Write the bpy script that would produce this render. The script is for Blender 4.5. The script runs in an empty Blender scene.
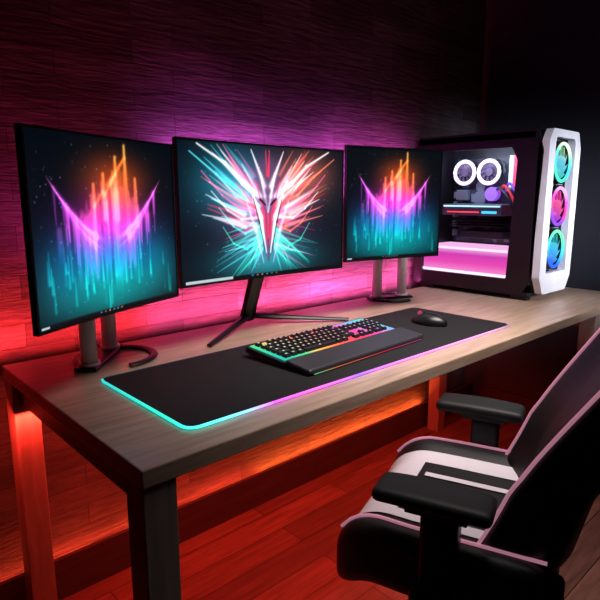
import bpy, bmesh, math, random
import numpy as np
from mathutils import Vector, Matrix, Euler
random.seed(7); np.random.seed(7)
scene = bpy.context.scene
COL = scene.collection
scene.view_settings.view_transform = 'Standard'
scene.view_settings.look = 'None'

# ------------------------------------------------------------ helpers
def s2l(c):
    return tuple((x/12.92 if x <= .04045 else ((x+.055)/1.055)**2.4) for x in c[:3])+(1,)

def new_mat(name):
    m = bpy.data.materials.new(name); m.use_nodes = True
    nt = m.node_tree; b = nt.nodes['Principled BSDF']
    return m, nt, b

def mat(name, color, rough=.5, metal=0, emit=None, es=0, noise=0.0, nscale=60, bump=0, coat=0):
    m, nt, b = new_mat(name)
    c = s2l(color)
    b.inputs['Base Color'].default_value = c
    b.inputs['Roughness'].default_value = rough
    b.inputs['Metallic'].default_value = metal
    b.inputs['Coat Weight'].default_value = coat
    if emit:
        b.inputs['Emission Color'].default_value = s2l(emit)
        b.inputs['Emission Strength'].default_value = es
    tc = nt.nodes.new('ShaderNodeTexCoord'); nz = nt.nodes.new('ShaderNodeTexNoise')
    nz.inputs['Scale'].default_value = nscale; nz.inputs['Detail'].default_value = 4
    nt.links.new(tc.outputs['Object'], nz.inputs['Vector'])
    if noise > 0:
        r = nt.nodes.new('ShaderNodeValToRGB')
        r.color_ramp.elements[0].position = .3; r.color_ramp.elements[1].position = .7
        r.color_ramp.elements[0].color = tuple(x*(1-noise) for x in c[:3])+(1,)
        r.color_ramp.elements[1].color = tuple(min(1, x*(1+noise)) for x in c[:3])+(1,)
        nt.links.new(nz.outputs['Fac'], r.inputs['Fac']); nt.links.new(r.outputs['Color'], b.inputs['Base Color'])
    if bump > 0:
        bp = nt.nodes.new('ShaderNodeBump'); bp.inputs['Strength'].default_value = bump; bp.inputs['Distance'].default_value = .002
        nt.links.new(nz.outputs['Fac'], bp.inputs['Height']); nt.links.new(bp.outputs['Normal'], b.inputs['Normal'])
    return m

def ramp_emit(name, stops, direction, lo, hi, strength, base=(.02, .02, .02), world_loc=False):
    """emission colour ramp along a direction in object space"""
    m, nt, b = new_mat(name)
    b.inputs['Base Color'].default_value = s2l(base)
    if world_loc:
        tc = nt.nodes.new('ShaderNodeObjectInfo'); so = tc.outputs['Location']
    else:
        tc = nt.nodes.new('ShaderNodeTexCoord'); so = tc.outputs['Object']
    dp = nt.nodes.new('ShaderNodeVectorMath'); dp.operation = 'DOT_PRODUCT'
    dp.inputs[1].default_value = direction
    mr = nt.nodes.new('ShaderNodeMapRange'); mr.inputs['From Min'].default_value = lo; mr.inputs['From Max'].default_value = hi
    r = nt.nodes.new('ShaderNodeValToRGB')
    els = r.color_ramp.elements
    while len(els) < len(stops): els.new(.5)
    for e, (p, c) in zip(els, stops):
        e.position = p; e.color = s2l(c)
    nt.links.new(so, dp.inputs[0]); nt.links.new(dp.outputs['Value'], mr.inputs['Value'])
    nt.links.new(mr.outputs['Result'], r.inputs['Fac']); nt.links.new(r.outputs['Color'], b.inputs['Emission Color'])
    b.inputs['Emission Strength'].default_value = strength
    return m

def thing(name, loc, label, category, rotz=0, group=None):
    e = bpy.data.objects.new(name, None); e.empty_display_size = .05
    e.location = loc; e.rotation_euler = (0, 0, rotz)
    e['label'] = label; e['category'] = category
    if group: e['group'] = group
    COL.objects.link(e); return e

def mk(name, bm, m, parent=None, loc=(0, 0, 0), rot=(0, 0, 0), smooth=False, label=None):
    me = bpy.data.meshes.new(name)
    bmesh.ops.recalc_face_normals(bm, faces=bm.faces)
    bm.to_mesh(me); bm.free()
    for mm in (m if isinstance(m, (list, tuple)) else [m]): me.materials.append(mm)
    if smooth:
        for p in me.polygons: p.use_smooth = True
    o = bpy.data.objects.new(name, me); COL.objects.link(o)
    o.location = loc; o.rotation_euler = rot
    if parent: o.parent = parent
    if label: o['label'] = label
    return o

def add_box(bm, c, s, bevel=0, seg=2, M=None):
    r = bmesh.ops.create_cube(bm, size=1)
    vs = r['verts']
    for v in vs: v.co = Vector((v.co.x*s[0], v.co.y*s[1], v.co.z*s[2]))
    if bevel > 0:
        es = list({e for v in vs for e in v.link_edges})
        res = bmesh.ops.bevel(bm, geom=es, offset=bevel, segments=seg, affect='EDGES', profile=.5)
        vs = list({v for f in res['faces'] for v in f.verts} | {v for v in vs if v.is_valid})
    for v in vs:
        if M is not None: v.co = M @ v.co
        v.co = v.co+Vector(c)
    return vs

def box(name, c, s, m, parent=None, bevel=.002, rot=(0, 0, 0), label=None, seg=2):
    bm = bmesh.new(); add_box(bm, (0, 0, 0), s, bevel, seg)
    return mk(name, bm, m, parent, c, rot, label=label)

def add_cyl(bm, c, r, h, seg=32, axis='Z', r2=None, M=None):
    rr = bmesh.ops.create_cone(bm, cap_ends=True, segments=seg, radius1=r, radius2=r if r2 is None else r2, depth=h)
    R = {'Z': Matrix.Identity(3), 'X': Euler((0, math.pi/2, 0)).to_matrix(), 'Y': Euler((math.pi/2, 0, 0)).to_matrix()}[axis]
    for v in rr['verts']:
        v.co = R @ v.co
        if M is not None: v.co = M @ v.co
        v.co += Vector(c)
    return rr['verts']

def cyl(name, c, r, h, m, parent=None, seg=32, axis='Z', r2=None, bevel=0, label=None):
    bm = bmesh.new(); add_cyl(bm, (0, 0, 0), r, h, seg, axis, r2)
    if bevel:
        es = [e for e in bm.edges if len(e.link_faces) == 2 and any(len(f.verts) > 4 for f in e.link_faces)]
        bmesh.ops.bevel(bm, geom=es, offset=bevel, segments=2, affect='EDGES', profile=.5)
    o = mk(name, bm, m, parent, c, label=label)
    for p in o.data.polygons: p.use_smooth = len(p.vertices) <= 4
    return o

def add_tube(bm, pts, rad, closed=False, seg=10, flat=1.0):
    pts = [Vector(p) for p in pts]; n = len(pts); rings = []
    rads = rad if isinstance(rad, (list, tuple)) else [rad]*n
    up0 = Vector((0, 0, 1))
    for i, p in enumerate(pts):
        if closed: t = pts[(i+1) % n]-pts[i-1]
        else: t = pts[min(i+1, n-1)]-pts[max(i-1, 0)]
        t.normalize()
        up = up0 if abs(t.dot(up0)) < .97 else Vector((0, 1, 0))
        s = t.cross(up).normalized(); u = s.cross(t).normalized()
        rings.append([bm.verts.new(p+rads[i]*(math.cos(a)*s+math.sin(a)*u*flat)) for a in [2*math.pi*k/seg for k in range(seg)]])
    for i in range(n if closed else n-1):
        a, b = rings[i], rings[(i+1) % n]
        for k in range(seg):
            bm.faces.new((a[k], a[(k+1) % seg], b[(k+1) % seg], b[k]))
    if not closed:
        bm.faces.new(rings[0]); bm.faces.new(rings[-1])

def tube(name, pts, rad, m, parent=None, closed=False, seg=10, flat=1.0, loc=(0, 0, 0), label=None):
    bm = bmesh.new(); add_tube(bm, pts, rad, closed, seg, flat)
    return mk(name, bm, m, parent, loc, smooth=True, label=label)

def smoothpts(P, n=8):
    P = [Vector(p) for p in P]; out = []
    for i in range(len(P)-1):
        p0 = P[max(i-1, 0)]; p1 = P[i]; p2 = P[i+1]; p3 = P[min(i+2, len(P)-1)]
        for k in range(n):
            t = k/n
            out.append(.5*((2*p1)+(-p0+p2)*t+(2*p0-5*p1+4*p2-p3)*t*t+(-p0+3*p1-3*p2+p3)*t**3))
    out.append(P[-1]); return out

def rbox_bm(half, r, n=12):
    bm = bmesh.new(); bmesh.ops.create_cube(bm, size=2)
    bmesh.ops.subdivide_edges(bm, edges=bm.edges[:], cuts=n, use_grid_fill=True)
    h = Vector(half)
    for v in bm.verts:
        # cluster vertices toward the edges for round corners
        q = Vector([math.sin(x*math.pi/2) if abs(x) < 1 else x for x in v.co])
        p = Vector((q.x*h.x, q.y*h.y, q.z*h.z))
        inner = Vector([max(-(h[i]-r), min(h[i]-r, p[i])) for i in range(3)])
        d = p-inner
        if d.length > 1e-9: p = inner+d.normalized()*min(r, d.length*1.0 if sum(1 for i in range(3) if abs(d[i]) > 1e-9) == 1 else r)
        v.co = p
    return bm

def round_poly(pts, r, seg=6):
    out = []; n = len(pts)
    for i in range(n):
        p = Vector(pts[i]); a = Vector(pts[i-1])-p; b = Vector(pts[(i+1) % n])-p
        a.normalize(); b.normalize()
        ri = r[i] if isinstance(r, (list, tuple)) else r
        p1 = p+a*ri; p2 = p+b*ri
        for k in range(seg+1):
            t = k/seg
            out.append((1-t)**2*p1+2*t*(1-t)*p+t*t*p2)
    return out

def prism_bm(pts, z0, z1):
    bm = bmesh.new()
    lo = [bm.verts.new((p[0], p[1], z0)) for p in pts]; hi = [bm.verts.new((p[0], p[1], z1)) for p in pts]
    n = len(pts)
    bm.faces.new(lo); bm.faces.new(hi)
    for i in range(n): bm.faces.new((lo[i], lo[(i+1) % n], hi[(i+1) % n], hi[i]))
    return bm

# ------------------------------------------------------------ materials
M_black = mat('black_plastic', (.07, .07, .08), .38, noise=.15, nscale=200)
M_blackmatte = mat('matte_black', (.055, .055, .06), .6, bump=.15, nscale=400)
M_darkmetal = mat('dark_metal', (.16, .16, .17), .35, .8, noise=.1)
M_graymetal = mat('gray_metal', (.95, .92, .93), .35, .0, noise=.05, nscale=30)
M_white = mat('white_shell', (.90, .90, .93), .35, noise=.04, nscale=20)
M_leather = mat('black_leather', (.045, .04, .048), .5, bump=.3, nscale=350)
M_leatherwhite = mat('white_leather', (.82, .78, .81), .45, bump=.3, nscale=300, noise=.05)
M_cloth = mat('black_cloth', (.04, .036, .046), .85, bump=.5, nscale=900, noise=.2)

def desk_mat(name, dark, light, rough=.45, axis=(1.2, 14, 14)):
    m, nt, b = new_mat(name)
    tc = nt.nodes.new('ShaderNodeTexCoord'); mp = nt.nodes.new('ShaderNodeMapping'); mp.inputs['Scale'].default_value = axis
    nz = nt.nodes.new('ShaderNodeTexNoise'); nz.inputs['Scale'].default_value = 4; nz.inputs['Detail'].default_value = 8; nz.inputs['Roughness'].default_value = .6
    nz.inputs['Distortion'].default_value = .6
    r = nt.nodes.new('ShaderNodeValToRGB'); r.color_ramp.elements[0].position = .3; r.color_ramp.elements[1].position = .72
    r.color_ramp.elements[0].color = s2l(dark); r.color_ramp.elements[1].color = s2l(light)
    bp = nt.nodes.new('ShaderNodeBump'); bp.inputs['Strength'].default_value = .12; bp.inputs['Distance'].default_value = .002
    L = nt.links.new
    L(tc.outputs['Object'], mp.inputs['Vector']); L(mp.outputs['Vector'], nz.inputs['Vector']); L(nz.outputs['Fac'], r.inputs['Fac'])
    L(r.outputs['Color'], b.inputs['Base Color']); L(nz.outputs['Fac'], bp.inputs['Height']); L(bp.outputs['Normal'], b.inputs['Normal'])
    b.inputs['Roughness'].default_value = rough
    return m
M_desk = desk_mat('desk_wood', (.64, .53, .455), (.81, .70, .61), .36)
M_leg = desk_mat('desk_leg_wood', (.50, .45, .42), (.63, .57, .53), axis=(14, 14, 1.2))

def plank_mat(name, c1, c2, mortar, bw, rh, ms, vec='XZ', rough=.8, bump=.8, bdist=.01, grain=(3, 40, 1), mottled=False, warp=0):
    m, nt, b = new_mat(name); L = nt.links.new
    tc = nt.nodes.new('ShaderNodeTexCoord'); sp = nt.nodes.new('ShaderNodeSeparateXYZ'); cb = nt.nodes.new('ShaderNodeCombineXYZ')
    L(tc.outputs['Object'], sp.inputs[0]); L(sp.outputs[vec[0]], cb.inputs[0]); L(sp.outputs[vec[1]], cb.inputs[1])
    src = cb.outputs[0]
    if warp:
        wn = nt.nodes.new('ShaderNodeTexNoise'); wn.inputs['Scale'].default_value = 9; L(cb.outputs[0], wn.inputs['Vector'])
        vm = nt.nodes.new('ShaderNodeVectorMath'); vm.operation = 'MULTIPLY_ADD'; vm.inputs[1].default_value = (warp, warp, 0)
        L(wn.outputs['Color'], vm.inputs[0]); L(cb.outputs[0], vm.inputs[2]); src = vm.outputs[0]
    br = nt.nodes.new('ShaderNodeTexBrick'); br.inputs['Scale'].default_value = 1
    br.inputs['Brick Width'].default_value = bw; br.inputs['Row Height'].default_value = rh; br.inputs['Mortar Size'].default_value = ms
    br.inputs['Mortar Smooth'].default_value = .4; br.inputs['Bias'].default_value = 0
    br.inputs['Color1'].default_value = s2l(c1); br.inputs['Color2'].default_value = s2l(c2); br.inputs['Mortar'].default_value = s2l(mortar)
    br.offset = .37; br.offset_frequency = 2
    L(src, br.inputs['Vector'])
    mp = nt.nodes.new('ShaderNodeMapping'); mp.inputs['Scale'].default_value = grain
    L(cb.outputs[0], mp.inputs['Vector'])
    nz = nt.nodes.new('ShaderNodeTexNoise'); nz.inputs['Scale'].default_value = 3; nz.inputs['Detail'].default_value = 10; nz.inputs['Roughness'].default_value = .65
    L(mp.outputs[0], nz.inputs['Vector'])
    mx = nt.nodes.new('ShaderNodeMix'); mx.data_type = 'RGBA'; mx.blend_type = 'MULTIPLY'; mx.inputs[0].default_value = .8
    r = nt.nodes.new('ShaderNodeValToRGB'); r.color_ramp.elements[0].position = .3; r.color_ramp.elements[1].position = .65
    r.color_ramp.elements[0].color = (.25, .25, .25, 1); r.color_ramp.elements[1].color = (1, 1, 1, 1)
    L(nz.outputs['Fac'], r.inputs['Fac']); L(br.outputs['Color'], mx.inputs[6]); L(r.outputs['Color'], mx.inputs[7])
    out = mx.outputs[2]
    if mottled:
        n2 = nt.nodes.new('ShaderNodeTexNoise'); n2.inputs['Scale'].default_value = 2.5; n2.inputs['Detail'].default_value = 5; L(cb.outputs[0], n2.inputs['Vector'])
        r2 = nt.nodes.new('ShaderNodeValToRGB'); r2.color_ramp.elements[0].position = .35; r2.color_ramp.elements[1].position = .65
        r2.color_ramp.elements[0].color = (.5, .5, .5, 1)
        m2 = nt.nodes.new('ShaderNodeMix'); m2.data_type = 'RGBA'; m2.blend_type = 'MULTIPLY'; m2.inputs[0].default_value = 1
        L(n2.outputs['Fac'], r2.inputs['Fac']); L(out, m2.inputs[6]); L(r2.outputs['Color'], m2.inputs[7]); out = m2.outputs[2]
    L(out, b.inputs['Base Color'])
    ad = nt.nodes.new('ShaderNodeMath'); ad.operation = 'MULTIPLY_ADD'; ad.inputs[1].default_value = .7
    bw_ = nt.nodes.new('ShaderNodeRGBToBW'); L(br.outputs['Color'], bw_.inputs[0])
    mu = nt.nodes.new('ShaderNodeMath'); mu.operation = 'MULTIPLY'; mu.inputs[1].default_value = 4
    L(bw_.outputs[0], mu.inputs[0])
    L(nz.outputs['Fac'], ad.inputs[0]); L(mu.outputs[0], ad.inputs[2])
    bp = nt.nodes.new('ShaderNodeBump'); bp.inputs['Strength'].default_value = bump; bp.inputs['Distance'].default_value = bdist
    L(ad.outputs[0], bp.inputs['Height']); L(bp.outputs['Normal'], b.inputs['Normal'])
    b.inputs['Roughness'].default_value = rough
    return m
M_wall = plank_mat('wall_planks', (.42, .38, .41), (.24, .22, .25), (.12, .11, .12), .36, .066, .0012, 'XZ', bump=.8, bdist=.014, grain=(3.5, 24, 1), mottled=True, warp=.006)
M_floor = plank_mat('floor_planks', (.44, .33, .29), (.32, .24, .21), (.08, .05, .05), .95, .105, .002, 'XY', rough=.36, bump=.25, bdist=.003, grain=(1.5, 18, 1))
M_plain = mat('plain_dark_wall', (.20, .21, .26), .8, noise=.12, nscale=3, bump=.1)
M_ceil = mat('ceiling_paint', (.2, .2, .23), .9, noise=.1, nscale=3)
M_base = desk_mat('baseboard_wood', (.20, .17, .17), (.27, .23, .23))

# ------------------------------------------------------------ room
WY = 1.60; WX = 2.78; X0 = -1.6; Y0 = -2.0; H = 2.6
def struct(name, c, s, m):
    o = box(name, c, s, m, None, 0); o['kind'] = 'structure'; return o
struct('wall_back', ((X0+WX)/2, WY+.05, H/2), (WX-X0+.2, .1, H), M_wall)
struct('wall_right', (WX+.05, (Y0+WY)/2, H/2), (.1, WY-Y0, H), M_plain)
struct('wall_left', (X0-.05, (Y0+WY)/2, H/2), (.1, WY-Y0, H), M_plain)
struct('wall_front', ((X0+WX)/2, Y0-.05, H/2), (WX-X0+.2, .1, H), M_plain)
struct('floor', ((X0+WX)/2, (Y0+WY)/2, -.05), (WX-X0+.2, WY-Y0+.2, .1), M_floor)
struct('ceiling', ((X0+WX)/2, (Y0+WY)/2, H+.05), (WX-X0+.2, WY-Y0+.2, .1), M_ceil)
struct('baseboard_back', ((X0+WX)/2, WY-.047, .065), (WX-X0-.02, .014, .13), M_base)
struct('baseboard_right', (WX-.009, (Y0+WY)/2-.04, .065), (.018, WY-Y0-.08, .13), M_base)

# ------------------------------------------------------------ desk
DX0, DX1, DY0, DY1, DZ = .368, 2.70, .767, 1.527, .75
desk = thing('desk', ((DX0+DX1)/2, (DY0+DY1)/2, 0), 'long pale wooden desk with square legs against the plank wall', 'desk')
dcx, dcy = (DX0+DX1)/2, (DY0+DY1)/2
TH = .034
box('tabletop', (0, 0, DZ-TH/2), (DX1-DX0, DY1-DY0, TH), M_desk, desk, .003)
LG = .062
def leg(x, y):
    return box('leg', (x-dcx, y-dcy, (DZ-TH)/2), (LG, LG, DZ-TH), M_leg, desk, .002)
lx = [DX0+LG/2+.002, 2.30+LG/2]
for x in lx:
    for y in (DY0+LG/2+.004, DY1-LG/2-.004): leg(x, y)
box('apron', ((lx[0]+lx[1])/2-dcx, DY1-.02-dcy, DZ-TH-.03), (lx[1]-lx[0]-LG-.002, .02, .06), M_leg, desk, .001)
for x in lx:
    box('side_rail', (x-dcx, 0, DZ-TH-.03), (.022, DY1-DY0-2*LG-.012, .06), M_leg, desk, .001)

# ------------------------------------------------------------ mouse pad
pad = thing('mouse_pad', (1.125, 1.043, DZ), 'large black cloth mouse pad with glowing rainbow light edge', 'mouse pad')
hw, hd = .623, .198
pp = round_poly([(-hw, -hd), (hw, -hd), (hw, hd), (-hw, hd)], .03, 8)
mk('mat_surface', prism_bm(pp, 0.0007, .0045), M_cloth, pad)
rim_m = ramp_emit('pad_rim_glow', [(0, (.12, .65, .65)), (.08, (.15, .8, .7)), (.14, (.35, 1, .95)), (.19, (.5, .85, 1)), (.25, (.85, .35, .95)), (.34, (1, .4, .85)), (.44, (.65, .4, 1)), (.58, (.95, .5, .9)), (.75, (.95, .6, .9)), (.9, (.85, .6, .8)), (1, (.6, .45, .55))], (1, -.35, 0), -hw-.07, hw+.07, 1.8)
rim_d = ramp_emit('pad_rim_dim', [(0, (.10, .35, .38)), (.3, (.30, .15, .32)), (1, (.45, .28, .38))], (1, 0, 0), -hw, hw, .6)
lit = pp[27+5:36]+pp[0:9]+pp[9:16]
dim = pp[15:36-3]
def on_rim(P): return [(p[0], p[1], .0040) for p in P]
tube('light_edge', on_rim(lit), .0031, rim_m, pad, seg=8)
tube('light_edge', on_rim(dim), .0020, rim_d, pad, seg=8)

# ------------------------------------------------------------ screen art
def seg_glow(U, V, a, b, w0, w1, asp):
    ax, ay = a; bx, by = b
    dx, dy = (bx-ax)*asp, by-ay; L2 = dx*dx+dy*dy+1e-9
    t = np.clip((((U-ax)*asp)*dx+(V-ay)*dy)/L2, 0, 1)
    d = np.hypot((U-ax)*asp-t*dx, V-ay-t*dy); w = w0+(w1-w0)*t
    return np.exp(-(d/np.maximum(w, .0015))**2)

def ramp(V, stops):
    ps = [s[0] for s in stops]
    return np.stack([np.interp(V, ps, [s[1][i] for s in stops]) for i in range(3)], -1)

def side_art(U, V, asp):
    rs = np.random.RandomState(3)
    C = np.zeros(U.shape+(3,)); C[:] = (.02, .06, .09)
    g = lambda u, v, su, sv: np.exp(-((U-u)/su)**2-((V-v)/sv)**2)[..., None]
    C += g(.5, .14, .42, .17)*np.array((0, .52, .50)); C += g(.5, .52, .27, .16)*np.array((.55, .06, .45))
    C += g(.5, .34, .3, .12)*np.array((.05, .22, .42)); C += g(.5, .56, .10, .12)*np.array((.28, .05, .18))
    C += g(.55, .76, .22, .15)*np.array((.62, .20, .03)); C += g(.15, .3, .15, .2)*np.array((.0, .16, .22)); C += g(.85, .3, .15, .2)*np.array((.0, .18, .22))
    cr = ramp(V, [(0, (0, .45, .42)), (.2, (.1, .95, .85)), (.36, (.25, .6, 1)), (.46, (.8, .35, 1)), (.56, (1, .32, .7)), (.66, (1, .45, .3)), (.82, (1, .6, .2)), (1, (1, .75, .3))])
    for i in range(46):
        u = .5+rs.randn()*.15; w = rs.uniform(.006, .022)
        top = .52+.38*math.exp(-((u-.55)/.21)**2)*rs.uniform(.4, 1); bot = rs.uniform(.04, .40)
        I = rs.uniform(.10, .42)*(.4+.6*np.clip((V-bot)/(top-bot), 0, 1))
        m = np.exp(-np.abs((U-u)/w)**3)*np.clip((top-V)/.03, 0, 1)*np.clip((V-bot)/.12, 0, 1)
        C += (m*I)[..., None]*cr
    for (u, v0, v1) in [(.56, .55, .9), (.63, .45, .97), (.47, .55, .8), (.40, .45, .74), (.7, .5, .78)]:
        C += (seg_glow(U, V, (u, v0), (u, v1), .022, .010, asp)*.85)[..., None]*cr
    for (a, b) in [((.50, .74), (.63, .90)), ((.47, .68), (.56, .80)), ((.40, .62), (.46, .7))]:
        C += (seg_glow(U, V, a, b, .012, .010, asp)*.8)[..., None]*np.array((1, .5, .15))
    for s in (-1, 1):
        X = (U-.5)*s
        for k, (w, I) in enumerate([(.015, .95), (.045, .45), (.008, .6), (.010, .4), (.09, .25)]):
            vc = .42-.03*k+(1.75+.2*k)*np.clip(X, 0, 1)**1.7
            ww = w*np.clip(1.5-3*X, .4, 1.5)
            m = np.exp(-((V-vc)/ww)**2)*np.clip((X-.04)/.10, 0, 1)*np.clip((.40-.03*k-X)/.05, 0, 1)
            C += (m*I)[..., None]*(np.array((1, .40, .80)) if k % 2 == 0 else np.array((.8, .25, 1)))
        for k in range(14):
            x = rs.uniform(.10, .36); u = .5+s*x; v = .42+1.75*x**1.7
            C += (seg_glow(U, V, (u, v), (u, v-rs.uniform(.1, .28)), .012, .003, asp)*.35)[..., None]*np.array((.85, .25, .85))
    for i in range(34):
        u = rs.uniform(.05, .95); v = rs.uniform(.03, .3); h = rs.uniform(.05, .25)
        C += (seg_glow(U, V, (u, v), (u, v+h), .010, .003, asp)*rs.uniform(.1, .35))[..., None]*np.array((.1, .9, .85))
    for i in range(110):
        u = rs.uniform(.03, .97); v = rs.uniform(.05, .97)
        C += (np.exp(-((U-u)*asp/.004)**2-((V-v)/.004)**2)*rs.uniform(.2, .6))[..., None]*np.array((.6, .6, .8))
    mxc = C.max(-1, keepdims=True)
    return C/np.maximum(1, mxc)*(1+.0*mxc)+np.clip(mxc-1.3, 0, 1)*.35

def centre_art(U, V, asp):
    rs = np.random.RandomState(5)
    C = np.zeros(U.shape+(3,)); C[:] = (.06, .085, .12)
    g = lambda u, v, su, sv: np.exp(-((U-u)/su)**2-((V-v)/sv)**2)[..., None]
    C += g(.28, .72, .2, .25)*np.array((.05, .38, .42)); C += g(.76, .78, .17, .2)*np.array((.52, .22, .14))
    C += g(.5, .5, .2, .3)*np.array((.50, .12, .32)); C += g(.5, .12, .28, .14)*np.array((.02, .46, .44))
    C += g(.5, .5, .34, .4)*np.array((.10, .10, .14))
    def st(a, b, w0, w1, I, col):
        nonlocal C
        m = (seg_glow(U, V, a, b, w0, w1, asp)*I)[..., None]
        C = C*(1-.6*np.clip(m, 0, 1))+m*np.array(col)
    cy, wh, rd, og, pk, tl = (.35, .95, 1), (1, .95, .97), (1, .12, .22), (1, .5, .35), (1, .35, .6), (.2, .9, .75)
    for s in (-1, 1):
        P = lambda x, y: (.5+s*x, y)
        side = cy if s < 0 else og
        for k in range(36):
            f = k/35
            x0 = rs.uniform(.06, .15); y0 = .38+.4*f+rs.uniform(-.03, .03)
            an = .30+.75*f+rs.uniform(-.1, .1); L = rs.uniform(.14, .33)
            a = P(x0, y0); b = P(x0+L*math.cos(an), min(.99, y0+L*math.sin(an)*1.25))
            r = rs.rand()
            st(a, b, rs.uniform(.012, .026), .002, rs.uniform(.35, .85), side if r < .45 else (wh if r < .7 else (pk if r < .85 else rd)))
        for (pts, w, col, I) in [([(.05, .62), (.15, .72), (.25, .86), (.40, .985)], .024, wh, 1),
                                 ([(.05, .55), (.19, .63), (.30, .78), (.44, .93)], .017, side, .9),
                                 ([(.05, .50), (.17, .53), (.27, .63), (.38, .80)], .016, pk, .8),
                                 ([(.05, .46), (.16, .45), (.24, .52), (.33, .66)], .014, wh, .8),
                                 ([(.05, .40), (.14, .34), (.21, .40), (.29, .54)], .013, side, .8),
                                 ([(.04, .33), (.13, .22), (.21, .27), (.27, .40)], .012, tl, .8)]:
            for i in range(len(pts)-1):
                st(P(*pts[i]), P(*pts[i+1]), w*(1-i*.25), w*(.75-i*.25), I, col)
        for k in range(28):
            an = rs.uniform(-1.45, -.15); L = rs.uniform(.18, .46); y0 = rs.uniform(.2, .45)
            st(P(.04, y0), P(.04+L*math.cos(an)*.75, max(.02, y0+L*math.sin(an))), rs.uniform(.008, .018), .001, rs.uniform(.25, .7), tl if rs.rand() < .6 else (cy if rs.rand() < .5 else pk))
        lg, dg = (.74, .70, .80), (.26, .19, .28)
        st(P(.02, .84), P(.0, .12), .085, .012, .9, dg)
        for (a, b, w0, w1, col, I) in [((.02, .70), (.10, .97), .022, .003, wh, 1), ((.05, .62), (.155, .86), .024, .003, lg, 1), ((.075, .54), (.19, .72), .022, .003, rd, .9),
                                       ((.105, .68), (.045, .46), .006, .024, wh, 1), ((.045, .46), (.012, .18), .020, .005, wh, .95),
                                       ((.13, .58), (.075, .36), .005, .018, lg, .9), ((.075, .36), (.03, .10), .016, .003, lg, .8),
                                       ((.045, .80), (.018, .62), .005, .016, wh, .9), ((.018, .62), (.0, .50), .015, .008, lg, .9),
                                       ((.075, .74), (.028, .50), .003, .011, rd, 1), ((.028, .50), (.006, .24), .011, .003, rd, 1), ((.012, .98), (.004, .78), .002, .012, rd, 1)]:
            st(P(*a), P(*b), w0, w1, I, col)
    for s in (-1, 1):
        for (a, b, w0, w1, k) in [((.016, .555), (.050, .60), .006, .010, .9), ((.088, .60), (.055, .42), .004, .008, .8), ((.055, .42), (.022, .20), .006, .003, .8)]:
            m = seg_glow(U, V, (.5+s*a[0], a[1]), (.5+s*b[0], b[1]), w0, w1, asp); C *= (1-k*m)[..., None]
    st((.5, .30), (.5, .48), .010, .014, .9, rd)
    for i in range(90):
        u = rs.uniform(.03, .97); v = rs.uniform(.05, .97)
        C += (np.exp(-((U-u)*asp/.004)**2-((V-v)/.004)**2)*rs.uniform(.2, .6))[..., None]*np.array((.4, .8, .8))
    return C

def art_screen(name, w, h, sag, kind, parent, loc, rot, nx, nz, strength):
    us = np.linspace(0, 1, nx); vs = np.linspace(0, 1, nz); U, V = np.meshgrid(us, vs)
    C = side_art(U, V, w/h) if kind == 'side' else centre_art(U, V, w/h)
    # taskbar
    tb = V < .024
    C[tb] = (.05, .07, .09)
    if kind == 'side': m = (V > .006) & (V < .018) & (U > .01) & (U < .06)
    else: m = (V > .004) & (V < .022) & (U > .02) & (U < .28)
    C[m] = (.75, .82, .85)
    for i in range(6):
        m = (V > .008) & (V < .017) & (abs(U-(.40+i*.03)) < .005); C[m] = [(.25, .5, .7), (.6, .4, .3), (.6, .6, .6), (.3, .6, .45)][i % 4]
    C = np.clip(C, 0, 1.1)**2.2
    x = (U-.5)*w; z = (V-.5)*h; y = sag*(1-(2*U-1)**2)
    verts = np.stack([x, y, z], -1).reshape(-1, 3)
    idx = np.arange(nx*nz).reshape(nz, nx)
    faces = np.stack([idx[:-1, :-1], idx[:-1, 1:], idx[1:, 1:], idx[1:, :-1]], -1).reshape(-1, 4)
    me = bpy.data.meshes.new(name); me.from_pydata(verts.tolist(), [], faces.tolist())
    at = me.color_attributes.new('artwork', 'FLOAT_COLOR', 'POINT')
    rgba = np.concatenate([C.reshape(-1, 3), np.ones((nx*nz, 1))], 1).astype(np.float32)
    at.data.foreach_set('color', rgba.ravel())
    for p in me.polygons: p.use_smooth = True
    m, nt, b = new_mat(name+'_lit')
    a = nt.nodes.new('ShaderNodeAttribute'); a.attribute_name = 'artwork'
    nt.links.new(a.outputs['Color'], b.inputs['Emission Color']); b.inputs['Emission Strength'].default_value = strength
    b.inputs['Base Color'].default_value = (.004, .004, .005, 1); b.inputs['Roughness'].default_value = .35
    me.materials.append(m)
    o = bpy.data.objects.new(name, me); COL.objects.link(o); o.parent = parent; o.location = loc; o.rotation_euler = rot
    return o

def curved_slab(w, h, y0, y1, sag, nx=24, inset_back=0.0):
    bm = bmesh.new(); cols = []
    for i in range(nx+1):
        t = 2*i/nx-1; s = sag*(1-t*t)
        xb = t*(w/2-inset_back)
        cols.append([bm.verts.new((t*w/2, y0+s, -h/2)), bm.verts.new((t*w/2, y0+s, h/2)),
                     bm.verts.new((xb, y1+s, h/2-inset_back)), bm.verts.new((xb, y1+s, -h/2+inset_back))])
    for i in range(nx):
        a, b = cols[i], cols[i+1]
        for k in range(4): bm.faces.new((a[k], a[(k+1) % 4], b[(k+1) % 4], b[k]))
    bm.faces.new(cols[0]); bm.faces.new(cols[-1])
    return bm

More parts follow.
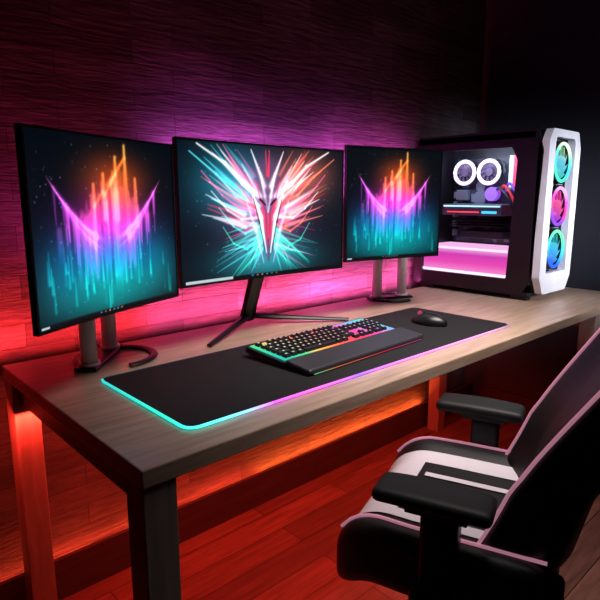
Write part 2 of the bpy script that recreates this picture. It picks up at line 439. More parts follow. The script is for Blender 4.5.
def monitor(center, w, h, yaw, sag, kind, label, stand, nx, nz, strength):
    cx, cy, cz = center
    t = thing('monitor', (cx, cy, DZ), label, 'monitor', group='three gaming monitors on the desk')
    loc = (0, 0, cz-DZ); rot = (0, 0, yaw)
    mk('housing', curved_slab(w, h, 0, .012, sag), M_black, t, loc, rot)
    mk('back_shell', curved_slab(w*.80, h*.8, .0125, .034, sag, inset_back=.03), M_blackmatte, t, loc, rot)
    bm = bmesh.new()
    bt = .0055
    for zz in (-h/2+bt/2, h/2-bt/2):
        s = curved_slab(w, bt, -.003, 0.0, sag); me = bpy.data.meshes.new('t')
        for v in s.verts: v.co.z += zz
        s.to_mesh(me); s.free(); bm.from_mesh(me); bpy.data.meshes.remove(me)
    for xx in (-w/2+bt/2, w/2-bt/2): add_box(bm, (xx, -.0012, 0), (bt, .0036, h-2*bt-.0006))
    mk('bezel', bm, M_black, t, loc, rot)
    R = Matrix.Rotation(yaw, 3, 'Z'); off = R @ Vector((0, -.0008, 0))
    art_screen('screen', w-2*bt, h-2*bt, sag, kind, t, (off.x, off.y, cz-DZ), rot, nx, nz, strength)
    return t

ML = monitor((.544, 1.198, 1.110), .466, .394, math.radians(25), .012, 'side', 'black monitor showing pink, orange and teal light-streak artwork, two-post stand', None, 230, 190, 1.0)
MC = monitor((1.083, 1.30, 1.130), .636, .394, 0, .012, 'centre', 'wide monitor showing a white and red winged spiky emblem', None, 330, 200, 1.0)
MR = monitor((1.624, 1.250, 1.148), .432, .394, math.radians(-12.9), .008, 'side', 'black monitor showing pink, orange and teal artwork, beside the computer tower', None, 230, 200, 1.0)

def post_stand(t, center, posts, ringc, rr, open_ang, yaw, panel_c):
    cx, cy = center
    L = lambda x, y, z: (x-cx, y-cy, z-DZ)
    R = Matrix.Rotation(yaw, 3, 'Z')
    for (x, y) in posts:
        bm = bmesh.new(); add_cyl(bm, (0, 0, .14), .020, .27, 32); add_cyl(bm, (0, 0, .012), .026, .014, 32)
        o = mk('stand_post', bm, M_graymetal, t, L(x, y, DZ), label='brushed grey metal post')
        for p in o.data.polygons: p.use_smooth = len(p.vertices) == 4
    pts = []
    for k in range(33):
        a = open_ang+.45+(2*math.pi-.9)*k/32
        pts.append(L(ringc[0]+rr*math.cos(a), ringc[1]+rr*math.sin(a), DZ+.006))
    bm = bmesh.new(); add_tube(bm, pts, .011, False, 10, .5)
    mx = sum(p[0] for p in posts)/2; my = sum(p[1] for p in posts)/2
    ang = math.atan2(posts[1][1]-posts[0][1], posts[1][0]-posts[0][0])
    M = Matrix.Rotation(ang, 3, 'Z')
    add_box(bm, L(mx, my, DZ+.0065), (math.hypot(posts[1][0]-posts[0][0], posts[1][1]-posts[0][1])+.07, .055, .011), .003, 2, M)
    mk('stand_foot', bm, M_black, t, label='black horseshoe foot')
    bm = bmesh.new()
    add_box(bm, L(mx, my, DZ+.28), (math.hypot(posts[1][0]-posts[0][0], posts[1][1]-posts[0][1])+.06, .03, .05), .004, 2, M)
    b = Vector((panel_c[0], panel_c[1], 0))+R @ Vector((0, .045, 0))
    add_tube(bm, [L(mx, my, DZ+.285), L((mx+b.x)/2, (my+b.y)/2, DZ+.33), L(b.x, b.y, panel_c[2])], .017, False, 12)
    mk('stand_bracket', bm, M_darkmetal, t)
post_stand(ML, (.544, 1.198), [(.524, 1.345), (.632, 1.468)], (.612, 1.385), .098, math.radians(-120), math.radians(25), (.544, 1.198, 1.110))
post_stand(MR, (1.624, 1.250), [(1.79, 1.46), (1.905, 1.42)], (1.85, 1.43), .085, math.radians(-60), math.radians(-12.9), (1.624, 1.250, 1.148))
def cstand():
    cx, cy = 1.083, 1.30; L = lambda x, y, z: (x-cx, y-cy, z-DZ)
    bm = bmesh.new()
    for tip in ((.855, 1.305), (1.40, 1.265)):
        P = [L(1.12, 1.47, DZ+.030), L((1.12*.6+tip[0]*.4), (1.47*.6+tip[1]*.4), DZ+.020), L(tip[0], tip[1], DZ+.007)]
        add_tube(bm, smoothpts(P, 6), [.018-.009*i/12 for i in range(13)], False, 8, .6)
    mk('stand_foot', bm, M_black, MC, label='black V-shaped foot')
    bm = bmesh.new()
    a = Vector(L(1.12, 1.475, DZ+.02)); b = Vector(L(1.10, 1.365, 1.0)); c = Vector(L(1.09, 1.345, 1.13))
    add_tube(bm, smoothpts([a, a*.5+b*.5, b, c], 5), [.028]*11+[.02]*5, False, 8, .7)
    mk('stand_neck', bm, M_black, MC, smooth=False)
cstand()

# ------------------------------------------------------------ keyboard
kb = thing('keyboard', (1.115, 1.065, DZ+.0055), 'black mechanical keyboard with rainbow backlight and palm rest', 'keyboard', math.radians(2.5))
tilt = math.radians(4.5)
KW, KD = .495, .155
M_kb = mat('keyboard_body', (.10, .10, .115), .4, .2, noise=.1)
M_key = mat('keycap', (.13, .13, .145), .45, noise=.1, nscale=200)
M_leg2 = ramp_emit('key_legend', [(0, (.5, .95, .85)), (.12, (.8, 1, .8)), (.25, (1, .9, .75)), (.42, (1, .75, .68)), (.6, (1, .68, .75)), (.75, (1, .7, .9)), (.9, (.8, .82, 1)), (1, (.7, 1, 1))], (1, .8, 0), .9+1.055*.8-.08, 1.33+1.055*.8+.08, 1.0, world_loc=True)
body = mk('body', prism_bm(round_poly([(-KW/2, -KD/2), (KW/2, -KD/2), (KW/2, KD/2), (-KW/2, KD/2)], .008, 4), 0, .014), M_kb, kb, (0, .02, .0075), (tilt, 0, 0))
kglow = ramp_emit('key_backlight', [(0, (.1, .7, .6)), (.12, (.3, .8, .5)), (.22, (1, .7, .3)), (.4, (1, .35, .25)), (.6, (1, .2, .4)), (.75, (.9, .3, .7)), (.9, (.4, .7, .9)), (1, (.3, .8, .8))], (1, .6, 0), -KW/2, KW/2, 1.4)
KZ = .0075
box('backlight_plate', (0, .02+.0008, KZ+.0152), (KW-.022, KD-.020, .0015), kglow, kb, 0, (tilt, 0, 0))
u = .0203
keymesh = {}
def keymesh_for(wu):
    if wu in keymesh: return keymesh[wu]
    w = wu*u-.0040; d = u-.0040; hh = .0085
    bm = bmesh.new()
    r = bmesh.ops.create_cube(bm, size=1)
    for v in r['verts']:
        top = v.co.z > 0
        ins = .0020 if top else 0
        v.co = Vector((math.copysign(w/2-ins, v.co.x), math.copysign(d/2-ins, v.co.y)+(.0006 if top else 0), hh if top else 0))
    bmesh.ops.bevel(bm, geom=bm.edges[:], offset=.0009, segments=2, affect='EDGES', profile=.5)
    me = bpy.data.meshes.new('key'); 
    vs = [bm.verts.new((x, y, hh+.0001)) for x, y in ((-.0030, -.0008), (.0030, -.0008), (.0030, .0042), (-.0030, .0042))]
    f = bm.faces.new(vs); f.material_index = 1
    bm.to_mesh(me); bm.free(); me.materials.append(M_key); me.materials.append(M_leg2)
    keymesh[wu] = me; return me
rows = [
 [(0, 1), (2, 1), (3, 1), (4, 1), (5, 1), (6.5, 1), (7.5, 1), (8.5, 1), (9.5, 1), (11, 1), (12, 1), (13, 1), (14, 1)],
 [(i, 1) for i in range(13)]+[(13, 2)]+[(15.25+i, 1) for i in range(3)]+[(18.5+i, 1) for i in range(4)],
 [(0, 1.5)]+[(1.5+i, 1) for i in range(12)]+[(13.5, 1.5)]+[(15.25+i, 1) for i in range(3)]+[(18.5+i, 1) for i in range(4)],
 [(0, 1.75)]+[(1.75+i, 1) for i in range(11)]+[(12.75, 2.25)]+[(18.5+i, 1) for i in range(4)],
 [(0, 2.25)]+[(2.25+i, 1) for i in range(10)]+[(12.25, 2.75)]+[(16.25, 1)]+[(18.5+i, 1) for i in range(3)],
 [(0, 1.25), (1.25, 1.25), (2.5, 1.25), (3.75, 6.25), (10, 1.25), (11.25, 1.25), (13.75, 1.25)]+[(15.25+i, 1) for i in range(3)]+[(18.5, 2), (20.5, 1)],
]
ct, stt = math.cos(tilt), math.sin(tilt)
for ri, row in enumerate(rows):
    yl = (2.5-ri)*u+(.003 if ri == 0 else 0)
    for (x, w) in row:
        o = bpy.data.objects.new('key', keymesh_for(w)); COL.objects.link(o); o.parent = kb
        xl = (x+w/2-11.25)*u; zl = .0165
        o.location = (xl, .02+yl*ct-zl*stt, KZ+yl*stt+zl*ct); o.rotation_euler = (tilt, 0, 0)
bm = rbox_bm((KW/2, .042, .0075), .006, 8)
for v in bm.verts: v.co.z += (v.co.y)*.12
mk('palm_rest', bm, mat('palm_rest_rubber', (.20, .20, .215), .42, bump=.2, nscale=300), kb, (0, -.103, .0135), smooth=True, label='dark grey palm rest')
kl = ramp_emit('kb_light', [(0, (.2, .9, .6)), (.2, (.9, .5, .3)), (.6, (.9, .2, .35)), (1, (.7, .3, .6))], (1, 0, 0), -KW/2, KW/2, .7)
box('front_light_bar', (0, -.1463, .0035), (KW-.03, .002, .0015), kl, kb, 0)
box('seam_light_bar', (0, -.0595, .0190), (KW-.02, .0010, .0010), kl, kb, 0)

# ------------------------------------------------------------ mouse
ms = thing('mouse', (1.555, 1.04, DZ+.0048), 'black gaming mouse with scroll wheel on the mouse pad', 'computer mouse', math.radians(8))
def mouse_shape(p):
    x, y, z = p
    s = (1+.10*math.cos(y*3.1)) if abs(y) < 1 else 1
    zz = max(z, -.25)
    hump = 1-.22*max(0, y)-.05*abs(y)
    return Vector((x*.036*s*(1-.06*math.exp(-((y-.1)/.3)**2)), y*.064, (zz+.25)*.031*hump))
bm = bmesh.new(); bmesh.ops.create_uvsphere(bm, u_segments=48, v_segments=32, radius=1)
for v in bm.verts: v.co = mouse_shape(v.co)
mk('body', bm, M_black, ms, smooth=True)
for s in (-1, 1):
    bm = bmesh.new(); bmesh.ops.create_uvsphere(bm, u_segments=64, v_segments=48, radius=1)
    dele = [f for f in bm.faces if not (f.calc_center_median().y > .22 and f.calc_center_median().z > .12 and f.calc_center_median().x*s > .07)]
    bmesh.ops.delete(bm, geom=dele, context='FACES')
    for v in bm.verts: v.co = mouse_shape(v.co*1.025)
    mk('button', bm, M_blackmatte, ms, smooth=True)
cyl('scroll_wheel', (0, .036, .033), .007, .006, mat('wheel_glow', (.1, .1, .1), .5, emit=(1, .3, .5), es=.5), ms, 24, 'X')

# ------------------------------------------------------------ computer tower
PX, PY = 2.35, 1.285
pc = thing('computer_tower', (PX, PY, DZ), 'black and white computer tower with glass side and colourful ring-lit fans', 'computer tower')
M_case = mat('case_black', (.08, .08, .10), .4, .2, noise=.1)
M_pcin = mat('case_interior', (.12, .12, .15), .5)
def glassmat():
    m = bpy.data.materials.new('tinted_glass'); m.use_nodes = True; nt = m.node_tree; nt.nodes.clear()
    o = nt.nodes.new('ShaderNodeOutputMaterial'); t = nt.nodes.new('ShaderNodeBsdfTransparent'); g = nt.nodes.new('ShaderNodeBsdfGlossy')
    t.inputs[0].default_value = (.92, .92, .95, 1); g.inputs['Roughness'].default_value = .03; g.inputs['Color'].default_value = (.5, .5, .55, 1)
    f = nt.nodes.new('ShaderNodeFresnel'); f.inputs[0].default_value = 1.15
    mx = nt.nodes.new('ShaderNodeMixShader')
    nt.links.new(f.outputs[0], mx.inputs[0]); nt.links.new(t.outputs[0], mx.inputs[1]); nt.links.new(g.outputs[0], mx.inputs[2]); nt.links.new(mx.outputs[0], o.inputs[0])
    return m
M_glass = glassmat()
bm = bmesh.new()
add_box(bm, (.02, 0, .045), (.26, .55, .05), .004)
add_box(bm, (0, .01, .665), (.30, .56, .04), .008)
add_box(bm, (.141, 0, .36), (.018, .56, .59), .003)
add_box(bm, (0, .276, .355), (.29, .018, .60), .003)
add_box(bm, (-.02, -.235, .36), (.25, .085, .59), .006)
mk('case', bm, M_case, pc)
out = round_poly([(.285, .02), (.285, .685), (-.27, .69), (-.30, .60), (-.285, .10), (-.25, .03)], .012, 4)
def ring_plate(outer, inner, x0, x1):
    bm = bmesh.new()
    def loop(pts, x): 
        vs = [bm.verts.new((x, p[0], p[1])) for p in pts]
        es = [bm.edges.new((vs[i], vs[(i+1) % len(vs)])) for i in range(len(vs))]; return vs, es
    a, ea = loop(outer, x0); b, eb = loop(inner, x0)
    r = bmesh.ops.triangle_fill(bm, edges=ea+eb, use_beauty=True)
    g = bmesh.ops.extrude_face_region(bm, geom=bm.faces[:])
    for v in g['geom']:
        if isinstance(v, bmesh.types.BMVert): v.co.x = x1
    return bm
inn2 = round_poly([(.245, .085), (.245, .62), (-.170, .62), (-.195, .57), (-.178, .085)], .008, 4)
mk('side_frame', ring_plate(out, inn2, -.150, -.136), M_case, pc)
bm = bmesh.new(); vs = [bm.verts.new((-.142, p[0], p[1])) for p in inn2]; bm.faces.new(vs)
mk('glass_panel', bm, M_glass, pc, label='clear tinted glass side panel')
shr = ramp_emit('shroud_glow', [(0, (1, .55, .85)), (.35, (.95, .30, .72)), (.7, (.85, .25, .72)), (1, (1, .75, .95))], (0, 0, 1), -.055, .055, 1.0)
box('power_supply_shroud', (.0, .045, .145), (.22, .43, .11), shr, pc, .003, label='glowing pink lower compartment')
box('shroud_light_bar', (-.125, .045, .195), (.006, .42, .009), mat('white_pink_bar', (.9, .8, .9), .4, emit=(1, .75, .95), es=1.8), pc, .001)
box('shroud_light_bar', (-.125, .045, .088), (.006, .42, .014), mat('pink_bar', (.9, .5, .8), .4, emit=(1, .9, 1), es=1.4), pc, .001)
mb, nt, b_ = new_mat('motherboard_board')
tc = nt.nodes.new('ShaderNodeTexCoord'); vo = nt.nodes.new('ShaderNodeTexVoronoi'); vo.distance = 'MANHATTAN'; vo.inputs['Scale'].default_value = 26
rr_ = nt.nodes.new('ShaderNodeValToRGB'); rr_.color_ramp.interpolation = 'CONSTANT'
for p, c in ((.0, (.10, .11, .15)), (.35, (.20, .21, .27)), (.6, (.13, .14, .20)), (.78, (.45, .46, .52)), (.9, (.16, .3, .42))):
    e = rr_.color_ramp.elements[0] if p == 0 else rr_.color_ramp.elements.new(p)
    e.position = p; e.color = s2l(c)
sx_ = nt.nodes.new('ShaderNodeSeparateXYZ')
nt.links.new(tc.outputs['Object'], vo.inputs['Vector']); nt.links.new(vo.outputs['Color'], sx_.inputs[0]); nt.links.new(sx_.outputs[0], rr_.inputs['Fac'])
nt.links.new(rr_.outputs['Color'], b_.inputs['Base Color']); b_.inputs['Roughness'].default_value = .4
box('motherboard', (.120, .04, .405), (.012, .40, .39), mb, pc, .001)
M_ramw = mat('memory_white', (.8, .85, .9), .4, emit=(.6, .95, 1), es=1.2)
M_ramr = mat('memory_red', (.8, .2, .3), .4, emit=(1, .25, .45), es=1.1)
for i in range(4):
    box('memory_module', (.095, -.052-.020*i, .535), (.04, .010, .14), M_ramw if i % 2 == 0 else M_ramr, pc, .001)
gpu = box('graphics_card', (.02, .05, .365), (.17, .30, .05), mat('gpu_shell', (.42, .43, .48), .35, .2), pc, .004)
box('light_strip', (-.087, 0, .016), (.003, .28, .006), mat('gpu_light', (.8, .9, .9), .4, emit=(.65, .95, 1), es=1.3), gpu, 0)
box('light_strip', (-.087, .04, -.010), (.003, .16, .006), mat('gpu_light_red', (.9, .3, .3), .4, emit=(1, .3, .4), es=1.0), gpu, 0)
box('light_strip', (-.087, -.09, -.010), (.003, .07, .010), mat('gpu_light_cyan', (.3, .8, .9), .4, emit=(.25, .85, 1), es=1.1), gpu, 0)
box('drive_cage', (.06, .04, .25), (.09, .22, .035), M_pcin, pc, .003)
for k in range(3):
    box('vent_slat', (.02, .05, .292+.012*k), (.12, .26-.02*k, .004), M_darkmetal, pc, .001)
box('heatsink', (.098, .19, .43), (.03, .06, .05), mat('heatsink_metal', (.6, .6, .65), .3, .6), pc, .003)
bm = bmesh.new(); add_cyl(bm, (0, 0, 0), .032, .03, 32, 'X')
mk('processor_cooler', bm, mat('cooler_purple', (.5, .4, .7), .3, emit=(.65, .35, 1), es=.7), pc, (.085, .03, .435))
for k in range(5):
    box('slot_bracket', (.095, .225, .25+.045*k), (.03, .012, .03), mat('slot_metal', (.5, .5, .55), .4, .4) if k == 0 else bpy.data.materials['slot_metal'], pc, .001)
box('pump_block', (.085, -.158, .50), (.05, .018, .10), mat('teal_block', (.2, .5, .55), .4, emit=(.35, .9, 1), es=1.1), pc, .004)
box('light_tube', (.07, -.158, .37), (.02, .018, .11), mat('red_tube', (.6, .2, .2), .4, emit=(1, .25, .35), es=.9), pc, .004)
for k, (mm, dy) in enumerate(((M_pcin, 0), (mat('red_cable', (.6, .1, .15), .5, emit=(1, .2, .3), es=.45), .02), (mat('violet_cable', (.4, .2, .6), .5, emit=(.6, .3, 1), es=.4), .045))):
    P = [(.10, .02-dy, .45), (.02, -.04-dy, .46+.01*k), (.0, -.10-dy, .40), (.03, -.14, .30), (.06, -.15, .25)]
    tube('cable', smoothpts(P, 8), .006, mm, pc)

def ringmat(name, stops, st):
    return ramp_emit(name, stops, (.3, 0, 1), -.06, .06, st)
def fan(center, axis, R, ringm, bladem, discm=None, n=9, thick=.022, rr=.075):
    """axis 'X' faces -X, 'Y' faces -Y. Built in local frame facing -Y then rotated."""
    rot = (0, 0, 0) if axis == 'Y' else (0, 0, -math.pi/2)
    bm = bmesh.new()
    prof = [(R*.93, -thick/2), (R*1.0, -thick/2), (R*1.0, thick/2), (R*.93, thick/2)]
    S = 48; rings = []
    for i in range(S):
        a = 2*math.pi*i/S
        rings.append([bm.verts.new((r*math.cos(a), y, r*math.sin(a))) for r, y in prof])
    for i in range(S):
        for k in range(4):
            a, b = rings[i], rings[(i+1) % S]
            bm.faces.new((a[k], a[(k+1) % 4], b[(k+1) % 4], b[k]))
    f = mk('fan', bm, M_case, pc, center, rot, label='round case fan with lit ring')
    pts = [(R*.86*math.cos(2*math.pi*i/S), -thick/2, R*.86*math.sin(2*math.pi*i/S)) for i in range(S)]
    tube('light_ring', pts, R*rr, ringm, f, True, 8)
    if discm:
        bm = bmesh.new(); add_cyl(bm, (0, thick*.45, 0), R*.9, .002, 40, 'Y'); mk('back_plate', bm, discm, f)
    bm = bmesh.new(); add_cyl(bm, (0, -.002, 0), R*.30, thick*.8, 32, 'Y')
    for i in range(n):
        a0 = 2*math.pi*i/n; prev = None
        for j in range(6):
            r = R*(.28+.5*j/5); aa = a0+.35*(j/5)**1.3; wdt = .26+.05*j/5
            q = []
            for e, yy in ((-wdt, .005), (0, 0), (wdt, -.005)):
                q.append(bm.verts.new((r*math.cos(aa+e), yy, r*math.sin(aa+e))))
            if prev:
                bm.faces.new((prev[0], prev[1], q[1], q[0])); bm.faces.new((prev[1], prev[2], q[2], q[1]))
            prev = q
    mk('rotor', bm, bladem, f, smooth=False)
    return f
rm1 = ringmat('ring_teal', [(0, (.3, 1, .8)), (.4, (.25, .85, 1)), (.75, (.5, 1, .85)), (1, (.9, 1, .85))], 1.5)
rm2 = ringmat('ring_pink', [(0, (.6, .3, 1)), (.4, (1, .2, .6)), (.8, (1, .35, .9)), (1, (1, .7, .9))], 1.5)
rm3 = ringmat('ring_blue', [(0, (.2, .4, 1)), (.35, (.2, .8, 1)), (.7, (.3, .95, .85)), (1, (.5, 1, .75))], 1.5)
bl1 = ringmat('blade_teal', [(0, (.25, .8, .75)), (.5, (.4, .85, .95)), (1, (.85, .95, .8))], 1.0)
bl2 = ringmat('blade_pink', [(0, (.6, .2, .9)), (.5, (1, .35, .6)), (1, (1, .5, .85))], 1.0)
bl3 = ringmat('blade_blue', [(0, (.2, .45, 1)), (.5, (.3, .8, 1)), (1, (.4, .9, .8))], 1.0)
dk1 = ringmat('plate_teal', [(0, (.1, .5, .6)), (1, (.4, .7, .5))], .8)
dk2 = ringmat('plate_pink', [(0, (.35, .1, .7)), (1, (.9, .15, .5))], .8)
dk3 = ringmat('plate_blue', [(0, (.05, .2, .8)), (1, (.1, .6, .6))], .8)
rmw = mat('ring_white', (.9, .9, .95), .4, emit=(.95, .85, .97), es=.95)
blw = mat('blade_pale', (.35, .3, .4), .4, emit=(.6, .5, .7), es=.12)
for z, a, b, d in ((.560, rm1, bl1, dk1), (.385, rm2, bl2, dk2), (.210, rm3, bl3, dk3)):
    fan((.0, -.301, z), 'Y', .086, a, b, d)
fan((.085, .175, .535), 'X', .060, rmw, blw, rr=.15); fan((.085, .050, .535), 'X', .060, rmw, blw, rr=.15)
o2 = [(-.150, .10), (-.110, .03), (.11, .03), (.150, .09), (.150, .62), (.12, .685), (-.12, .685), (-.150, .64)]
i2 = [(-.094, .115), (.094, .115), (.094, .64), (.084, .655), (-.084, .655), (-.094, .64)]
def rp_y(outer, inner, y0, y1):
    bm = bmesh.new()
    def loop(pts, y):
        vs = [bm.verts.new((p[0], y, p[1])) for p in pts]
        return [bm.edges.new((vs[i], vs[(i+1) % len(vs)])) for i in range(len(vs))]
    bmesh.ops.triangle_fill(bm, edges=loop(outer, y0)+loop(inner, y0), use_beauty=True)
    g = bmesh.ops.extrude_face_region(bm, geom=bm.faces[:])
    for v in g['geom']:
        if isinstance(v, bmesh.types.BMVert): v.co.y = y1; 
    return bm
mk('front_panel', rp_y(round_poly(o2, .008, 3), round_poly(i2, .006, 3), -.320, -.290), M_white, pc, label='white angular front panel')
bm = bmesh.new(); vs = [bm.verts.new((p[0], -.3195, p[1])) for p in round_poly(i2, .006, 3)]; bm.faces.new(vs)
mk('front_glass', bm, M_glass, pc, label='smoked glass over the front fans')
bm = bmesh.new(); add_box(bm, (0, -.2785, .385), (.20, .002, .55))
mk('front_mesh', bm, mat('front_mesh_grey', (.55, .56, .62), .5), pc)
bm = rp_y(round_poly(o2, .008, 3), round_poly(i2, .006, 3), -.2895, -.278)
mk('front_shell', bm, M_case, pc)
for sx in (-.11, .11):
    for sy in (-.23, .22): box('foot', (sx, sy, .010), (.04, .07, .020), M_blackmatte, pc, .003)
mk('base_skirt', prism_bm(round_poly([(-.145, -.28), (.145, -.28), (.145, .28), (-.145, .28)], .01, 3), .0195, .034), M_case, pc)

# ------------------------------------------------------------ gaming chair
CH = thing('gaming_chair', (1.012, .583, 0), 'black gaming chair with white panels and pink piping', 'chair', math.radians(20))
M_pink = mat('pink_piping', (.75, .45, .58), .45, emit=(.95, .65, .75), es=.35)  # slight emission painted into the trim to brighten it; not a light source
SX, SY = .240, .210
def seat_def(bm):
    for v in bm.verts:
        x, y, z = v.co; tx = abs(x)/SX
        z2 = z
        if z > 0: z2 += .045*max(0, (tx-.5)/.5)**1.5
        z2 -= .06*max(0, (y-.10)/.115)**2
        v.co = Vector((x*(1-.10*max(0, y/SY)**2), y, z2))
bm = rbox_bm((SX, SY, .06), .05, 22); seat_def(bm)
SL = (0, .0, .475)
mk('seat', bm, M_leather, CH, SL, smooth=True)
def seat_zone(pred, m, name, label=None, off=.002):
    bm = rbox_bm((SX, SY, .06), .05, 40)
    keep = [f for f in bm.faces if pred(f.calc_center_median())]
    ks = set(keep)
    bmesh.ops.delete(bm, geom=[f for f in bm.faces if f not in ks], context='FACES')
    for v in bm.verts: v.co = v.co*(1+.014)
    seat_def(bm)
    for v in bm.verts: v.co.z += off
    return mk(name, bm, m, CH, SL, smooth=True, label=label)
seat_zone(lambda c: c.z > .03 and .11 < abs(c.x) < .165, M_leatherwhite, 'seat_side_panel', 'white leather seat panel')
seat_zone(lambda c: c.z > .0 and c.y > .095 and abs(c.x) < .11, M_leatherwhite, 'seat_front_panel', 'white leather seat panel')
seat_zone(lambda c: c.z > .03 and -.16 < c.y < .08 and abs(abs(c.x)-.05) < .012, M_leatherwhite, 'seat_stripe', 'white leather stripe', off=.003)
for s in (-1, 1):
    P = []
    for k in range(20):
        y = -.19+.385*k/19
        z = .06+.045*max(0, (.215/SX-.5)/.5)**1.5-.06*max(0, (y-.10)/.115)**2-(0 if y < .165 else (y-.165)*.35)
        P.append((s*.208*(1-.10*max(0, y/SY)**2), y, SL[2]+z-.003))
    tube('seat_piping', P, .0035, M_pink, CH)
rec = math.radians(8)
def bw(t):
    return float(np.interp(t, [0, .12, .3, .5, .68, .8, .9, 1], [.205, .21, .21, .22, .245, .24, .185, .13]))
BH = .82
def back_def(p):
    x, y, z = p
    t = (z+BH/2)/BH; w = bw(min(1, max(0, t)))
    tx = x/.25; X = tx*w
    fwd = .050*max(0, (abs(tx)-.5)/.5)**1.6
    fwd += .05*max(0, (.25-t)/.25)**1.3*abs(tx)
    yy = y+fwd*(1 if y > 0 else .6)
    zz = t*BH
    c, s = math.cos(rec), math.sin(rec)
    h = max(0, zz-.16)
    bend = .44*h*h/(h+.06)
    return Vector((X, yy*c-zz*s-bend, yy*s+zz*c-.10*h))
bm = rbox_bm((.25, .050, BH/2), .044, 26)
for v in bm.verts: v.co = back_def(v.co)
BL = (0, -.185, .50)
mk('backrest', bm, M_leather, CH, BL, smooth=True)
P = []
for k in range(40):
    t = .03+.93*k/39; P.append(back_def(Vector((-.244, .036, -BH/2+t*BH))))
P2 = [Vector((-p.x, p.y, p.z)) for p in reversed(P)]
tube('backrest_piping', P+P2, .0035, M_pink, CH, loc=BL)
bm = rbox_bm((.12, .03, .05), .028, 10)
hp = back_def(Vector((0, .085, -BH/2+.80*BH)))
mk('head_pillow', bm, M_leather, CH, (BL[0], BL[1]+hp.y, BL[2]+hp.z), (math.radians(32), 0, 0), smooth=True)
for s in (-1, 1):
    x = s*.240
    bm = rbox_bm((.045, .105, .014), .013, 14)
    for v in bm.verts:
        v.co.x *= 1-.12*(v.co.y/.105)**2; v.co.z += -.004*(v.co.y/.105)**2
    arm = mk('armrest', bm, M_blackmatte, CH, (x, .0, .655), smooth=True)
    box('pad_mount', (0, -.01, -.020), (.06, .11, .014), M_black, arm, .003)
    bm = rbox_bm((.024, .034, .09), .012, 8); mk('post', bm, M_black, arm, (0, -.015, -.112), smooth=True)
    bm = rbox_bm((.032, .044, .075), .014, 8); mk('post_sleeve', bm, M_black, arm, (s*.016, -.015, -.235), smooth=True)
    bm = bmesh.new(); add_tube(bm, smoothpts([(s*.016, -.015, -.28), (-s*.01, -.015, -.315), (-s*.10, -.01, -.325), (-s*.17, 0, -.30)], 5), .018, False, 10)
    mk('bracket', bm, M_black, arm, smooth=True)
box('tilt_mechanism', (0, .0, .385), (.20, .24, .05), M_darkmetal, CH, .006)
for s in (-1, 1): box('hinge', (s*.20, -.17, .47), (.03, .10, .14), M_black, CH, .01)
cyl('gas_lift', (0, 0, .235), .026, .26, M_black, CH)
bm = bmesh.new(); add_cyl(bm, (0, 0, .11), .05, .06, 32)
for i in range(5):
    a = 2*math.pi*i/5+.3
    add_tube(bm, [(.03*math.cos(a), .03*math.sin(a), .11), (.17*math.cos(a), .17*math.sin(a), .10), (.31*math.cos(a), .31*math.sin(a), .078)], [.03, .026, .018], False, 10, .6)
mk('base', bm, M_black, CH, smooth=False)
for i in range(5):
    a = 2*math.pi*i/5+.3
    bm = bmesh.new()
    for d in (-.014, .014): add_cyl(bm, (0, d, .028), .028, .016, 24, 'Y')
    add_box(bm, (0, 0, .052), (.02, .012, .03), .002)
    mk('caster', bm, M_blackmatte, CH, (.30*math.cos(a), .30*math.sin(a), 0), (0, 0, a+1.2))

# ------------------------------------------------------------ LED strips (real emissive geometry)
ms1 = ramp_emit('strip_redpink', [(0, (1, .10, .08)), (.25, (1, .12, .2)), (.5, (1, .2, .5)), (1, (1, .3, .75))], (1, 0, 0), -1.1, 1.1, 2.2)
ms2 = mat('strip_red', (.5, .1, .1), .4, emit=(1, .15, .05), es=3)
box('led_strip', (1.5-dcx, DY1+.0025-dcy, DZ-.012), (2.2, .004, .008), ms1, desk, 0, label='glowing pink light strip')
o = box('led_strip', (1.32, 1.590, .0045), (2.4, .010, .008), ms2, None, 0); o['label'] = 'glowing orange-red light strip tucked behind the baseboard'; o['category'] = 'light strip'

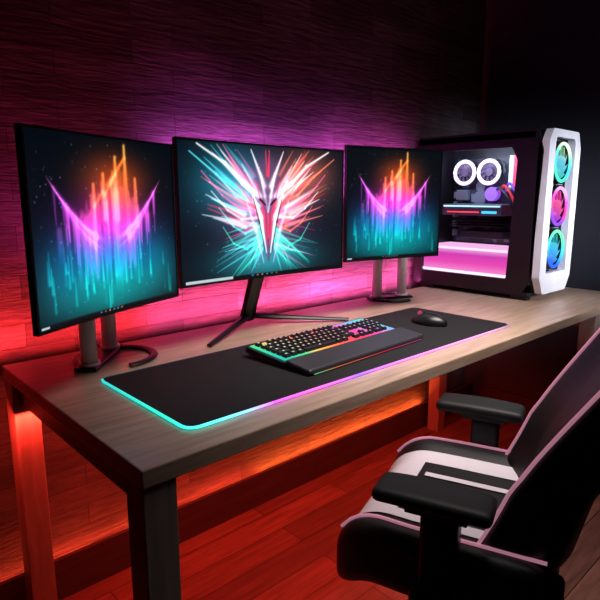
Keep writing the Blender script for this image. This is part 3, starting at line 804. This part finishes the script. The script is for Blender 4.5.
# ------------------------------------------------------------ lights
def area(name, loc, target, sx, sy, color, power, spread=180):
    l = bpy.data.lights.new(name, 'AREA'); l.shape = 'RECTANGLE'; l.size = sx; l.size_y = sy; l.color = color; l.energy = power
    l.spread = math.radians(spread)
    o = bpy.data.objects.new(name, l); COL.objects.link(o); o.location = loc
    d = Vector(target)-Vector(loc); o.rotation_euler = d.to_track_quat('-Z', 'Y').to_euler(); return o
area('monitor_backlight_center', (1.35, 1.48, 1.23), (1.35, 1.60, 1.27), .9, .04, (.86, .11, .84), 6.8, 115)
area('monitor_backlight_right', (1.90, 1.48, 1.25), (1.90, 1.60, 1.28), .5, .04, (.95, .09, .62), 4.5, 115)
area('monitor_backlight_left', (.62, 1.44, 1.08), (.62, 1.60, 1.12), .45, .04, (.9, .04, .35), .7, 130)
area('desk_edge_left', (.42, 1.535, .775), (.42, 1.60, .83), .8, .03, (1, .03, .035), 7, 150)
area('desk_edge_center', (1.1, 1.535, .775), (1.1, 1.60, .83), .8, .03, (1, .08, .24), 8, 150)
area('desk_edge_right', (1.85, 1.535, .775), (1.85, 1.60, .83), .75, .03, (1, .11, .38), 8, 150)
area('under_desk_left', (.75, 1.44, .62), (.75, 1.60, .42), 1.1, .04, (1, .035, .02), 6.5)
area('under_desk_right', (1.8, 1.44, .62), (1.8, 1.60, .42), 1.2, .04, (1, .045, .02), 6.5)
area('baseboard_glow_left', (.75, 1.578, .10), (.75, 1.60, .25), 1.0, .02, (1, .06, .02), 2.5)
area('baseboard_glow_right', (1.8, 1.578, .10), (1.8, 1.60, .25), 1.1, .02, (1, .12, .02), 5)
area('under_desk_floor', (1.3, 1.2, .68), (1.3, 1.18, 0), 1.8, .3, (1, .05, .025), 7.5, 125)
area('tower_inner_light', (2.25, 1.33, 1.36), (2.47, 1.33, 1.12), .34, .02, (.65, .75, 1), 1.6)
area('overhead_fill', (1.35, .55, 2.15), (1.4, .92, .75), .9, .6, (1, .90, .86), 7.8, 65)  # added fill light with no fixture, brightens the desk from above
area('tower_front_fill', (1.7, -1.3, 1.7), (2.45, 1.0, 1.08), .4, .4, (.88, .9, 1), 3.0, 22)  # added narrow fill from behind the camera to brighten the tower front
w = bpy.data.worlds.new('World'); scene.world = w; w.use_nodes = True
w.node_tree.nodes['Background'].inputs[0].default_value = (.02, .02, .03, 1); w.node_tree.nodes['Background'].inputs[1].default_value = .3

# ------------------------------------------------------------ camera
cam = bpy.data.cameras.new('camera'); co = bpy.data.objects.new('camera', cam); COL.objects.link(co)
cam.sensor_width = 36; cam.lens = 555/600*36; cam.clip_start = .02
co.location = (0, 0, 1.18); co.rotation_euler = (math.radians(90-10.7), 0, math.radians(-42.8))
scene.camera = co
